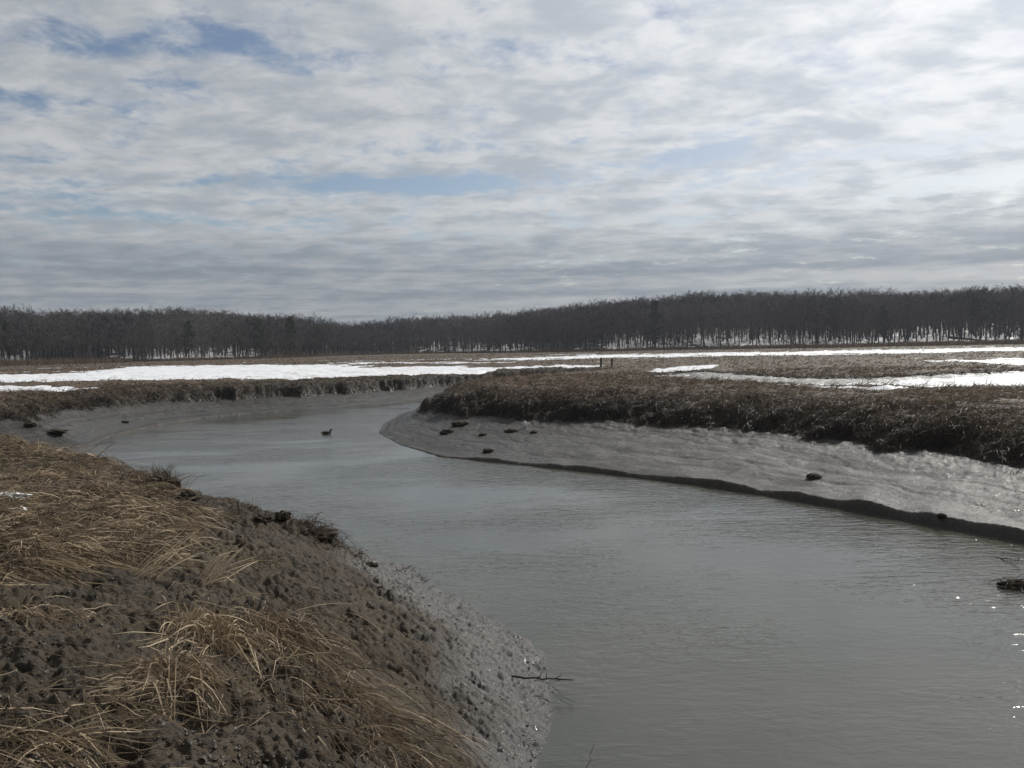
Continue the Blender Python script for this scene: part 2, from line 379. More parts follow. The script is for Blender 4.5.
# water
m_water, nt = newmat('creek_water'); N = NT(nt)
P_ = N.pos()
v1 = N.mapping(P_, (2.2, 6.0, 1), (0, 0, R(-10)))
v2 = N.mapping(P_, (5.0, 13.0, 1), (0, 0, R(12)))
calm = N.smooth(N.noise(N.mapping(P_, (.18, .3, 1)), 1, 3), .35, .6, .2, 1.05)
w = N.math('ADD', N.noise(v1, 1.0, 3, .55, .6), N.math('MULTIPLY', N.noise(v2, 1.0, 2, .5, .5), .5))
w = N.math('MULTIPLY', w, calm)
bm = N.bump(w, 1.0, .018)
wc = N.mix(N.smooth(N.noise(P_, .25, 3), .35, .65), c4(.074, .073, .058), c4(.056, .058, .047))
N.principled(Base_Color=wc, Roughness=.06, IOR=1.45, Normal=bm)

# snow
m_snow, nt = newmat('old_snow'); N = NT(nt)
P_ = N.pos()
sc = N.mix(N.smooth(N.noise(N.mapping(P_, (.5, 1.6, 1)), .9, 5, .65), .48, .72), c4(.74, .75, .77), c4(.44, .42, .39))
sc = N.mix(N.attr('wood_shade'), sc, N.mix(N.smooth(N.noise(P_, .5, 4, .65), .4, .62), c4(.62, .61, .61), c4(.33, .31, .29)))  # woodland snow colour darkened to paint in tree and slope shade, mottled by noise
N.principled(Base_Color=sc, Roughness=.6, Normal=N.bump(N.noise(P_, 6, 4), .5, .03))

def straw_mat(name, dark, mid, light, trans=.3):
    m, nt = newmat(name); N = NT(nt)
    s = N.attr('shade')
    cr_ = N.n('ShaderNodeValToRGB'); N.set(cr_.inputs[0], s)
    e = cr_.color_ramp.elements; e[0].position = 0; e[0].color = c4(*dark); e[1].position = 1; e[1].color = c4(*light)
    q = e.new(.5); q.color = c4(*mid)
    df = N.n('ShaderNodeBsdfPrincipled'); N.set(df.inputs['Base Color'], cr_.outputs[0]); df.inputs['Roughness'].default_value = .6; df.inputs['Specular IOR Level'].default_value = .25
    tr = N.n('ShaderNodeBsdfTranslucent'); N.set(tr.inputs[0], cr_.outputs[0])
    mx = N.n('ShaderNodeMixShader'); mx.inputs[0].default_value = trans
    nt.links.new(df.outputs[0], mx.inputs[1]); nt.links.new(tr.outputs[0], mx.inputs[2])
    o = N.n('ShaderNodeOutputMaterial'); nt.links.new(mx.outputs[0], o.inputs[0])
    return m
m_straw = straw_mat('dry_straw', (.035, .026, .019), (.225, .168, .108), (.62, .50, .335), .2)
m_grass = straw_mat('marsh_grass', (.030, .023, .018), (.130, .096, .066), (.42, .33, .235), .25)
m_reed = straw_mat('reeds', (.07, .05, .035), (.12, .088, .06), (.19, .145, .1), .2)
def plain(name, a, b, scale, rough, bump=.4, bd=.02, spec=.4):
    m, nt = newmat(name); N = NT(nt); P_ = N.pos()
    f = N.noise(P_, scale, 4, .6)
    N.principled(Base_Color=N.mix(N.smooth(f, .35, .65), c4(*a), c4(*b)), Roughness=rough, Normal=N.bump(f, bump, bd), Specular_IOR_Level=spec)
    return m
m_clod = plain('wet_peat', (.032, .026, .02), (.07, .058, .045), 30, .9, 1.0, .03, .15)
m_crumb = plain('mud_crumb', (.068, .058, .046), (.036, .03, .024), 20, .6, .8, .01, .4)
m_bark = plain('bark', (.10, .09, .085), (.055, .05, .048), 2.5, .9, .3, .05, .1)
m_twig = plain('twigs', (.155, .138, .130), (.060, .055, .060), .045, .95, 0, .01, .05)
m_needle = plain('needles', (.055, .066, .046), (.08, .09, .066), .7, .8, 0, .01, .15)
m_wood = plain('weathered_wood', (.10, .09, .08), (.05, .043, .038), 9, .85)
m_stick = plain('wet_stick', (.022, .017, .014), (.04, .03, .024), 30, .6)

# ------------------------------------------------------------------ ground objects
q0 = np.arange(NR-1)[:, None]*NA+np.arange(NA)[None, :]
q1 = np.arange(NR-1)[:, None]*NA+(np.arange(NA)[None, :]+1) % NA
quads = np.stack([q0, q0+NA, q1+NA, q1], -1).reshape(-1, 4)[:, ::-1]
V = np.stack([GX.ravel(), GY.ravel(), GZ.ravel()], -1)
# straw litter mask on the near bank
px_, py_ = pxg, pyg
def inpoly(px, py, poly):
    c = np.zeros(px.shape, bool)
    for i in range(len(poly)):
        (x1, y1), (x2, y2) = poly[i], poly[(i+1) % len(poly)]
        c ^= ((y1 > py) != (y2 > py)) & (px < (x2-x1)*(py-y1)/((y2-y1) or 1e-9)+x1)
    return c
MAT_POLY = [(-175,428),(0,433),(60,440),(100,450),(150,467),(172,496),(205,520),(195,545),(150,556),(90,560),(40,572),(0,580),(-175,600)]
strw = np.where(T['isA'], inpoly(np.nan_to_num(pxg), np.nan_to_num(pyg), MAT_POLY)*1.0, 0)
strw = strw*np.clip(.6+fbm(GX.ravel()*1.5, GY.ravel()*1.5, 2, 91)*1.6, 0, 1)
gzf = GZ.ravel()
wetm = np.where(T['isA'], np.clip((.62-gzf+.25*fbm(GX.ravel()*1.2, GY.ravel()*1.2, 2, 93))/.5, 0, 1), np.clip(1-T['cliff'], 0, 1))
wetm = wetm*(np.hypot(GX.ravel(), GY.ravel()) < 90)
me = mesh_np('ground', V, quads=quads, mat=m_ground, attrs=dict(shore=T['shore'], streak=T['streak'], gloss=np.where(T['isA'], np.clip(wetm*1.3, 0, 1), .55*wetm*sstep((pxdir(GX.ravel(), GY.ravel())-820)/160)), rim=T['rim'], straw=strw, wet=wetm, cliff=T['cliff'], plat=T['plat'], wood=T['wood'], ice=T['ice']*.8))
link('ground', me, kind='structure')

# snow sheet
sv = SNOW.ravel()
vq = sv[quads]
keep = (vq > -.6).any(1) & (np.hypot(GX.ravel(), GY.ravel())[quads[:, 0]] < 420)
sq = quads[keep]
un, inv = np.unique(sq, return_inverse=True)
scale_t = np.clip(np.hypot(V[un, 0], V[un, 1])/60, .5, 3.0)
th = np.clip(sv[un]*.08, -.12, .06)*scale_t*.8
SV = V[un].copy(); SV[:, 2] += th+.012*fbm(SV[:, 0]*.7, SV[:, 1]*.7, 2, 97)
me = mesh_np('snow', SV, quads=inv.reshape(-1, 4), mat=m_snow, attrs=dict(wood_shade=T['wood'][un]))
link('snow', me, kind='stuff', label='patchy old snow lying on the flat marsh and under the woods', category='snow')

# water
wv = [(-90, -60, 0), (120, -60, 0), (120, 80, 0), (-90, 80, 0)]
link('water', mesh_np('water', wv, quads=[(0, 1, 2, 3)], mat=m_water), kind='structure')

# ------------------------------------------------------------------ blades
def norm(v): return v/np.maximum(np.linalg.norm(v, axis=-1, keepdims=True), 1e-9)
def ribbons(root, dirn, length, width, droop, seg=3, clamp=True, kink=None, lift=.006, shade=None, r=rng):
    nb = len(root)
    t = np.linspace(0, 1, seg+1)[None, :, None]
    L = np.asarray(length)[:, None, None]
    P = root[:, None, :]+dirn[:, None, :]*L*t
    P[:, :, 2] -= (np.asarray(droop)[:, None]*(t[..., 0]**2)*L[..., 0])
    bend = r.normal(0, .10, (nb, 1, 3)); bend[..., 2] = 0
    P += bend*L*t**2
    kk = (r.uniform(0, 1, nb) < .35)*1.0; kt = r.uniform(.3, .8, (nb, 1, 1))
    kv = r.normal(0, .75, (nb, 1, 3)); kv[..., 2] = -np.abs(kv[..., 2])*.6
    P += kk[:, None, None]*kv*L*np.clip(t-kt, 0, 1)
    if clamp:
        g = gz(P[:, :, 0].ravel(), P[:, :, 1].ravel()).reshape(nb, seg+1)
        P[:, 1:, 2] = np.maximum(P[:, 1:, 2], g[:, 1:]+lift+r.uniform(0, .02, (nb, 1)))
    d = norm(np.gradient(P, axis=1))
    side = norm(np.cross(d, r.normal(0, 1, (nb, 1, 3))+np.array([0, -1.2, .6])))
    wd = np.asarray(width)[:, None, None]*np.array([1]*seg+[.25])[None, :, None]*(1-.35*t)
    V_ = np.stack([P-side*wd/2, P+side*wd/2], 2).reshape(-1, 3)
    b = (np.arange(nb)[:, None]*(seg+1)+np.arange(seg)[None, :])*2
    Q = np.stack([b, b+1, b+3, b+2], -1).reshape(-1, 4)
    if shade is None: shade = r.uniform(.1, .9, nb)
    sh = np.clip(shade[:, None]*(.75+.35*t[0, :, 0][None, :]), 0, 1)
    return V_, Q, np.repeat(sh.ravel(), 2)
def merge(parts):
    V_ = []; Q = []; S = []; o = 0
    for v, q, s in parts:
        V_.append(v); Q.append(q+o); S.append(s); o += len(v)
    return np.concatenate(V_), np.concatenate(Q), np.concatenate(S)
def dirs(az, el): return np.stack([np.sin(az)*np.cos(el), np.cos(az)*np.cos(el), np.sin(el)], -1)

def hits(pxs, pys):
    h_ = np.array([hit(a, b) for a, b in zip(pxs, pys)])
    return h_[np.hypot(h_[:, 0], h_[:, 1]) < 21.5]
# matted straw on the near bank (upper left)
def sample_poly(poly, nn):
    xs = [p[0] for p in poly]; ys = [p[1] for p in poly]; out = []
    while len(out) < nn:
        a = rng.uniform(min(xs), max(xs), nn); b = rng.uniform(min(ys), max(ys), nn)
        k_ = inpoly(a, b, poly); out += list(zip(a[k_], b[k_]))
    return np.array(out[:nn])
parts = []
pp = sample_poly(MAT_POLY, 11000)
rt = hits(pp[:, 0], pp[:, 1])
rt[:, :2] += rng.uniform(-.04, .04, (len(rt), 2)); rt[:, 2] = gz(rt[:, 0], rt[:, 1])
cl = fbm(rt[:, 0]*1.3, rt[:, 1]*1.3, 2, 101)
k_ = cl > -.32; rt = rt[k_]; cl = cl[k_]
nb = len(rt)
flow = R(95)+3.2*fbm(rt[:, 0]*.6, rt[:, 1]*.6, 3, 103)+rng.normal(0, .95, nb)
el = np.abs(rng.normal(.10, .28, nb))
up_ = rng.uniform(0, 1, nb) < .14; el = np.where(up_, rng.uniform(.6, 1.3, nb), el)
rt[:, 2] += rng.uniform(0, .09, nb)
parts.append(ribbons(rt, dirs(flow, el), rng.uniform(.16, .55, nb), rng.uniform(.004, .011, nb), rng.uniform(.2, .9, nb), 4, shade=np.clip(rng.beta(1.1, 1.5, nb)+.35*cl, .02, 1)))
ctr = sample_poly(MAT_POLY, 230); ch = hits(ctr[:, 0], ctr[:, 1])
for c in ch:
    m_ = int(rng.integers(25, 80)); rr_ = rng.normal(0, .07, (m_, 2))
    q_ = np.c_[c[0]+rr_[:, 0], c[1]+rr_[:, 1], np.zeros(m_)]; q_[:, 2] = gz(q_[:, 0], q_[:, 1])
    fl_ = R(95)+3.2*fbm(np.array([c[0]*.6]), np.array([c[1]*.6]), 3, 103)[0]+rng.normal(0, .5)
    e_ = rng.uniform(.15, .85); g_ = rng.normal(0, .14)
    parts.append(ribbons(q_, dirs(fl_+rng.normal(0, rng.uniform(.25, .7), m_), np.clip(e_+rng.normal(0, .25, m_), -.05, 1.4)), rng.uniform(.3, .75)*rng.uniform(.6, 1.1, m_), rng.uniform(.006, .016, m_), rng.uniform(.6, 1.3, m_), 5, shade=np.clip(rng.beta(1.4, 1.5, m_)+g_, .02, 1)))
# loose stems over the rest of the bank
BANK_POLY = [(-170,560),(60,560),(200,525),(300,560),(370,620),(420,690),(440,768),(420,850),(-170,850)]
pp = sample_poly(BANK_POLY, 2000)
rt = hits(pp[:, 0], pp[:, 1]); cl = fbm(rt[:, 0]*1.1, rt[:, 1]*1.1, 2, 107)
k_ = cl > .02; rt = rt[k_]; nb = len(rt)
parts.append(ribbons(rt+np.array([0, 0, .01]), dirs(R(110)+rng.normal(0, .9, nb), np.abs(rng.normal(.05, .2, nb))), rng.uniform(.08, .38, nb), rng.uniform(.003, .007, nb), rng.uniform(.3, .9, nb), 4, shade=rng.beta(1.5, 2.6, nb)))
# combed swath running down to the lower right
a = rng.uniform(0, 1, 380)
sx = 265+a*165+rng.normal(0, 30, 380); sy = 640+a*110+rng.normal(0, 30, 380)
rt = hits(sx, sy); cl = fbm(rt[:, 0]*2.2, rt[:, 1]*2.2, 2, 109); k_ = cl > -.12; rt = rt[k_]; nb = len(rt)
parts.append(ribbons(rt+np.array([0, 0, .015]), dirs(R(128)+rng.normal(0, .5, nb), rng.normal(.06, .2, nb)), rng.uniform(.2, .6, nb), rng.uniform(.003, .008, nb), rng.uniform(.2, .6, nb), 5, shade=rng.beta(1.6, 2.2, nb)))
v, q, s = merge(parts)
link('fallen_straw', mesh_np('fallen_straw', v, quads=q, mat=m_straw, attrs=dict(shade=s), smooth=False), kind='stuff', label='matted dry straw lying over the muddy near bank', category='straw')

# stubble along the crest and crumbs of mud on the slope
CREST = np.array([(60,455),(100,464),(150,480),(190,494),(240,507),(300,526),(342,550),(372,566),(430,590),(472,608),(522,645)], float)
parts = []
tt = rng.uniform(0, 1, 2600); sx = np.interp(tt, np.linspace(0, 1, len(CREST)), CREST[:, 0]); sy = np.interp(tt, np.linspace(0, 1, len(CREST)), CREST[:, 1])+np.abs(rng.normal(0, 7, 2600))
k_ = fbm(sx*.045, sx*0+.5, 2, 141)+rng.normal(0, .12, 2600) > .12-.2*(sx < 340); sy = np.array([crest(a_) for a_ in sx])+np.abs(rng.normal(0, 6, 2600))+1; rt = hits(sx[k_], sy[k_]); nb = len(rt)
v, q, s = ribbons(rt, dirs(rng.uniform(0, 6.28, nb), rng.uniform(.2, 1.4, nb)), rng.uniform(.05, .17, nb), rng.uniform(.005, .011, nb), rng.uniform(.1, .8, nb), 3, clamp=False, shade=rng.beta(1, 5, nb))
link('crest_stubble', mesh_np('crest_stubble', v, quads=q, mat=m_grass, attrs=dict(shade=s), smooth=False), kind='stuff', label='short dark stubble along the crest of the near bank', category='stubble')
bm_ = bmesh.new(); bmesh.ops.create_icosphere(bm_, subdivisions=1, radius=1)
bm_.verts.index_update(); ico = np.array([v_.co[:] for v_ in bm_.verts]); icf = np.array([[v_.index for v_ in f_.verts] for f_ in bm_.faces]); bm_.free()
CR = [(-150,600),(100,580),(190,500),(300,528),(380,572),(470,606),(530,650),(550,690),(540,768),(520,850),(-150,850)]
pp = sample_poly(CR, 5200); rt = hits(pp[:, 0], pp[:, 1]); rt[:, :2] += rng.uniform(-.02, .02, (len(rt), 2)); rt[:, 2] = gz(rt[:, 0], rt[:, 1])
k_ = fbm(rt[:, 0]*1.7, rt[:, 1]*1.7, 2, 143) > rng.uniform(-.35, .3, len(rt)); rt = rt[k_]; nb = len(rt)
sz = .006+.020*rng.beta(1.1, 5, nb)
CV = ico[None]*(1+.38*rng.normal(0, 1, (nb, len(ico), 1)))*sz[:, None, None]*rng.uniform(.6, 1.4, (nb, 1, 3))*np.array([1, 1, .7])+rt[:, None, :]
CF = icf[None]+np.arange(nb)[:, None, None]*len(ico)
link('mud_crumbs', mesh_np('mud_crumbs', CV.reshape(-1, 3), tris=CF.reshape(-1, 3), mat=m_crumb, smooth=False), kind='stuff', label='small crumbs of wet mud scattered over the near bank', category='mud crumbs')

# marsh grass on the far banks
def marsh_blades(nn, rmin, rmax, hgt, wk, seed):
    r_ = np.random.default_rng(seed)
    th = r_.uniform(R(-40), R(40), nn); rr = np.exp(r_.uniform(math.log(rmin), math.log(rmax), nn))
    x = rr*np.sin(th); y = rr*np.cos(th)
    pl = glook(T['plat'].reshape(NR, NA), x, y); cf = glook(T['cliff'].reshape(NR, NA), x, y); sn = glook(SNOW, x, y); iA = glook(T['isA'].reshape(NR, NA)*1.0, x, y); ic = glook(T['ice'].reshape(NR, NA), x, y)
    cl = fbm(x*1.1, y*1.1, 2, 113)+.6*fbm(x*.25, y*.25, 2, 114)
    ok_ = (iA < .2) & (cf > .45) & ((sn < -.05) | ((r_.uniform(0, 1, nn) < .09) & (sn < 2.5))) & (ic < .5) & ((pl > .02) | (r_.uniform(0, 1, nn) < .25)) & (cl > -.45)
    x, y, rr, cl, pl = x[ok_], y[ok_], rr[ok_], cl[ok_], pl[ok_]; nb = len(x)
    root = np.stack([x, y, gz(x, y)-.02], -1)
    az = R(120)+2.5*fbm(x*.3, y*.3, 2, 117)+r_.normal(0, 1.0, nb)
    el = np.clip(np.abs(r_.normal(.55, .35, nb)), 0, 1.45)
    hh = hgt*r_.uniform(.5, 1.4, nb)*np.clip(.9+1.7*cl, .3, 1.9)
    sh = np.clip(r_.beta(1.2, 2.0, nb)+.30*cl+.12*(pl-.5), .02, 1)
    return ribbons(root, dirs(az, el), hh, np.maximum(.006, wk*rr)*r_.uniform(.6, 1.3, nb), r_.uniform(.1, .8, nb), 2, clamp=False, shade=sh, r=r_)
def cliff_blades(nn, seed, ra, rb):
    r_ = np.random.default_rng(seed)
    th = r_.uniform(R(-40), R(40), nn); rr = np.exp(r_.uniform(math.log(ra), math.log(rb), nn))
    x = rr*np.sin(th); y = rr*np.cos(th)
    pl = glook(T['plat'].reshape(NR, NA), x, y); cf = glook(T['cliff'].reshape(NR, NA), x, y); iA = glook(T['isA'].reshape(NR, NA)*1.0, x, y); sn = glook(SNOW, x, y)
    cl = fbm(x*1.4, y*1.4, 2, 131)
    ok_ = (iA < .2) & (cf > .08) & (pl < .75) & (cl > -.5) & (sn < -.1)
    x, y, rr, cl, cf, pl = x[ok_], y[ok_], rr[ok_], cl[ok_], cf[ok_], pl[ok_]; nb = len(x)
    root = np.stack([x, y, gz(x, y)+r_.uniform(-.02, .05, nb)], -1)
    az = np.arctan2(-x, -y)+r_.normal(0, .9, nb); el = r_.uniform(-.9, .7, nb)
    sh = np.clip(r_.beta(1.1, 2.6, nb)*(.25+.75*np.clip(pl*3, 0, 1))+.15*cl+.25*pl, .0, 1)
    return ribbons(root, dirs(az, el), r_.uniform(.12, .42, nb)*(.6+.4*cf), np.maximum(.007, .0007*rr)*r_.uniform(.6, 1.4, nb), r_.uniform(.3, 1.2, nb), 3, clamp=False, shade=sh, r=r_)
v, q, s = merge([cliff_blades(420000, 9, 14, 45), cliff_blades(260000, 19, 42, 80), marsh_blades(330000, 14, 52, .34, .00055, 1), marsh_blades(90000, 50, 130, .26, .0006, 2), marsh_blades(40000, 120, 240, .3, .0006, 3)])
link('marsh_grass', mesh_np('marsh_grass', v, quads=q, mat=m_grass, attrs=dict(shade=s), smooth=False), kind='stuff', label='brown matted salt marsh grass covering the far banks', category='marsh grass')

# reed belt before the woods
nb = 46000
th = rng.uniform(R(-42), R(42), nb); pd = 512+F*np.tan(th)
rr = foot(pd)-rng.uniform(-3, 1, nb)*1.0-np.abs(rng.normal(0, 1, nb))*np.interp(pd, [-300,0,130,135,300,540,700,1024,1300], [22,22,16,4,5,5,6,12,14])
x = rr*np.sin(th); y = rr*np.cos(th); z = gz(x, y)
sn = glook(SNOW, x, y); k_ = sn < .5
x, y, z, rr = x[k_], y[k_], z[k_], rr[k_]; nb = len(x)
hh = rng.uniform(.6, 1.5, nb)*np.interp(512+F*x/y, [-300,0,120,140,500,700,1024], [1.35,1.25,1.0,.6,.6,.8,1.1])
v, q, s = ribbons(np.stack([x, y, z], -1), dirs(rng.uniform(0, 6.28, nb), rng.uniform(1.1, 1.5, nb)), hh, np.full(nb, .12), rng.uniform(0, .2, nb), 2, clamp=False, shade=rng.uniform(.1, .9, nb))
link('reeds', mesh_np('reeds', v, quads=q, mat=m_reed, attrs=dict(shade=s), smooth=False), kind='stuff', label='pale brown reed belt along the foot of the woods', category='reeds')

# ------------------------------------------------------------------ trees
def tube(pts, radii, sides, V_, Q):
    base = len(V_)
    pts = [np.array(p, float) for p in pts]
    for i, p in enumerate(pts):
        d = pts[min(i+1, len(pts)-1)]-pts[max(i-1, 0)]; d = d/np.linalg.norm(d)
        a = np.cross(d, [.31, .87, .2]); a /= np.linalg.norm(a); b = np.cross(d, a)
        for s_ in range(sides):
            t_ = 2*math.pi*s_/sides
            V_.append(p+(a*math.cos(t_)+b*math.sin(t_))*radii[i])
    for i in range(len(pts)-1):
        for s_ in range(sides):
            u = base+i*sides+s_; w_ = base+i*sides+(s_+1) % sides
            Q.append((u, w_, w_+sides, u+sides))
def blade(p, d, L, w_, V_, Q, rr):
    a = np.cross(d, rr.normal(0, 1, 3)); a /= max(np.linalg.norm(a), 1e-6)
    base = len(V_); e = p+d*L
    V_ += [p-a*w_/2, p+a*w_/2, e+a*w_*.15, e-a*w_*.15]; Q.append((base, base+1, base+2, base+3))
def bare_tree(seed, limbs, subs, twigs, tw, h=12.0):
    rr = np.random.default_rng(seed)
    tv, tq, cv, cq = [], [], [], []
    lean = rr.normal(0, .03, 2)
    def tp(t): return np.array([lean[0]*h*t+.18*math.sin(3*t+seed), lean[1]*h*t+.18*math.cos(2.3*t+seed), h*t])
    ts = [0, .04, .2, .4, .6, .8, .97]
    o = tp(0)*np.array([1, 1, 0])
    tube([tp(t)-o for t in ts], [.26, .19, .165, .13, .09, .05, .015], 6, tv, tq)
    for i in range(limbs):
        t = rr.uniform(.20, .95)**.9; p = tp(t)-o
        az = i*2.4+rr.normal(0, .4); el = rr.uniform(.45, 1.15)
        L = h*(.34-.20*(t-.3))*rr.uniform(.7, 1.15)
        d = np.array([math.cos(az)*math.cos(el), math.sin(az)*math.cos(el), math.sin(el)])
        p2 = p+d*L*.5; d2 = d+np.array([0, 0, .45]); d2 /= np.linalg.norm(d2); p3 = p2+d2*L*.5
        tube([p, p2, p3], [.075*(1.15-t), .045*(1.15-t)+.012, .012], 3, cv, cq)
        for j in range(subs):
            u = rr.uniform(.25, 1); b = p+(p2-p)*min(u*2, 1) if u < .5 else p2+(p3-p2)*(u*2-1)
            dd = d2+rr.normal(0, .55, 3)+np.array([0, 0, .25]); dd /= np.linalg.norm(dd)
            l2 = L*rr.uniform(.22, .5)
            blade(b, dd, l2, .05, cv, cq, rr)
            for k2 in range(twigs):
                uu = rr.uniform(.2, 1); d3 = dd+rr.normal(0, .6, 3)+np.array([0, 0, .2]); d3 /= np.linalg.norm(d3)
                blade(b+dd*l2*uu, d3, rr.uniform(.5, 1.3), tw, cv, cq, rr)
    return (np.array(tv), np.array(tq)), (np.array(cv), np.array(cq))
def pine_tree_mesh(seed, h=11.0):
    rr = np.random.default_rng(seed); tv, tq, cv, cq = [], [], [], []
    tube([(0, 0, 0), (0, 0, .5), (.05, .05, h*.5), (0, .05, h*.95)], [.26, .2, .13, .02], 6, tv, tq)
    for i in range(70):
        t = rr.uniform(.22, 1); az = rr.uniform(0, 6.28); L = (.34*(1-t)+.05)*h*rr.uniform(.55, 1.1)
        d = np.array([math.cos(az), math.sin(az), rr.uniform(-.05, .35)]); p = np.array([.03, .03, h*t])
        blade(p, d/np.linalg.norm(d), L, .08, cv, cq, rr)
        for k2 in range(26):
            u = rr.uniform(.25, 1.05); c = p+d*L*u+rr.normal(0, .16, 3)
            dd = d*.6+rr.normal(0, .6, 3); dd /= np.linalg.norm(dd)
            blade(c, dd, rr.uniform(.25, .6), .16, cv, cq, rr)
    return (np.array(tv), np.array(tq)), (np.array(cv), np.array(cq))

protos = []
for sd in range(7):
    (tv, tq), (cv, cq) = bare_tree(20+sd, 12, 5, 5, .055)
    protos.append((mesh_np('trunk', tv, quads=tq, mat=m_bark), mesh_np('crown', cv, quads=cq, mat=m_twig, smooth=False)))
pines = []
for sd in range(3):
    (tv, tq), (cv, cq) = pine_tree_mesh(60+sd)
    pines.append((mesh_np('trunk', tv, quads=tq, mat=m_bark), mesh_np('crown', cv, quads=cq, mat=m_needle, smooth=False)))
lows = []
for sd in range(8):
    (tv, tq), (cv, cq) = bare_tree(40+sd, 10, 4, 6, .075)
    lows.append((np.r_[tv, cv], np.r_[tq, cq+len(tv)]))

# stand positions on the wooded slopes
cand = []
nt_ = 5200
th = rng.uniform(R(-41), R(41), nt_*3); pd = 512+F*np.tan(th); f0 = foot(pd)
rr = f0+rng.uniform(0, 1, nt_*3)**1.25*(RIDGE+18-f0)
x = rr*np.sin(th); y = rr*np.cos(th)
# thin out by spacing on a hash grid
order = np.argsort(rr); taken = {}
for i in order:
    cell = (int(x[i]//3.6), int(y[i]//3.6))
    if cell in taken: continue
    taken[cell] = 1; cand.append(i)
cand = np.array(cand); print('trees', len(cand))
x, y, rr, pd = x[cand], y[cand], rr[cand], pd[cand]; z = gz(x, y)
dep = rr-foot(pd)
hs = .92*(rng.uniform(.80, 1.04, len(x))+.20*fbm(x*.028, y*.028, 2, 121))*np.clip(.9+dep/300, .9, 1.05)
inv = (pd > -20) & (pd < 1044)
front = np.nonzero(inv)[0]; front = front[np.argsort(dep[front])][:285]
isf = np.zeros(len(x), bool); isf[front] = True
ZONES = [(262, 'bare grey tree at the front edge of the woods on the left', 'bare trees fronting the left woods'),
         (562, 'bare grey tree fronting the low woods in the middle distance', 'bare trees fronting the middle woods'),
         (5000, 'tall bare tree at the snowy foot of the wooded hill on the right', 'bare trees fronting the right hill')]
for c, i in enumerate(front):
    zn = [q_ for q_ in ZONES if pd[i] < q_[0]][0]
    tm, cm_ = protos[int(rng.integers(0, len(protos)))]
    o = link('bare_tree', None, loc=(x[i], y[i], z[i]-.15), rotz=rng.uniform(0, 6.28), label=zn[1], category='tree', group=zn[2])
    o.scale = (hs[i]*rng.uniform(1.0, 1.4), hs[i]*rng.uniform(1.0, 1.4), hs[i])
    link('trunk', tm, o); link('crown', cm_, o)
VV, QQ, off = [], [], 0
nsap = 1500
th = rng.uniform(R(-41), R(41), nsap); f0 = foot(512+F*np.tan(th)); r2 = f0-2+rng.uniform(0, 1, nsap)**1.5*45
x2 = r2*np.sin(th); y2 = r2*np.cos(th)
k_ = fbm(x2*.05, y2*.05, 2, 151) > rng.uniform(-.4, .35, nsap); x2, y2 = x2[k_], y2[k_]; z2 = gz(x2, y2)
for i in range(len(x2)):
    lv, lq = lows[int(rng.integers(0, len(lows)))]; a = rng.uniform(0, 6.28); ca, sa = math.cos(a), math.sin(a); h_ = rng.uniform(.16, .5); w_ = h_*rng.uniform(1.2, 2.0)
    VV.append(np.stack([(lv[:, 0]*ca-lv[:, 1]*sa)*w_+x2[i], (lv[:, 0]*sa+lv[:, 1]*ca)*w_+y2[i], (lv[:, 2]-1.5)*h_+z2[i]], -1).astype(np.float32))
    QQ.append(lq+off); off += len(lv)
for i in np.nonzero(~isf)[0]:
    lv, lq = lows[int(rng.integers(0, len(lows)))]
    a = rng.uniform(0, 6.28); ca, sa = math.cos(a), math.sin(a); w_ = hs[i]*rng.uniform(1.05, 1.45)
    VV.append(np.stack([(lv[:, 0]*ca-lv[:, 1]*sa)*w_+x[i], (lv[:, 0]*sa+lv[:, 1]*ca)*w_+y[i], lv[:, 2]*hs[i]+z[i]-.15], -1).astype(np.float32))
    QQ.append(lq+off); off += len(lv)
link('woods', mesh_np('woods', np.concatenate(VV), quads=np.concatenate(QQ), mat=m_twig, smooth=False), kind='stuff', label='dense bare winter woods covering the low hills', category='woods')
# evergreens among them
PINES = [(190,6,.95,'dark green pine on the left, before the snowy gap in the woods'),(262,8,1.05,'leftmost dark pine of the cluster beside the dip in the treeline'),(292,6,1.15,'tallest dark pine of the cluster beside the dip in the treeline'),(318,10,.9,'small dark pine at the right of the cluster beside the dip'),
         (603,8,.8,'short dark pine where the right hill begins to rise'),(656,6,1.35,'tall narrow dark pine below the crest of the right hill'),(884,8,.95,'broad dark pine in the snowy woods at the right'),(10,10,1.0,'dark pine at the far left end of the woods')]
for i, (ppx, dp, sc_, lb) in enumerate(PINES):
    a = math.atan((ppx-512)/F); r_ = float(foot(ppx))+dp-5; xx, yy = r_*math.sin(a), r_*math.cos(a)
    o = link('pine_tree', None, loc=(xx, yy, float(gz(xx, yy))-.1), rotz=i*1.3, label=lb, category='tree', group='pines among the bare woods'); o.scale = (sc_*.95, sc_*.95, sc_)
    tm, cm_ = pines[i % 3]; link('trunk', tm, o); link('crown', cm_, o)

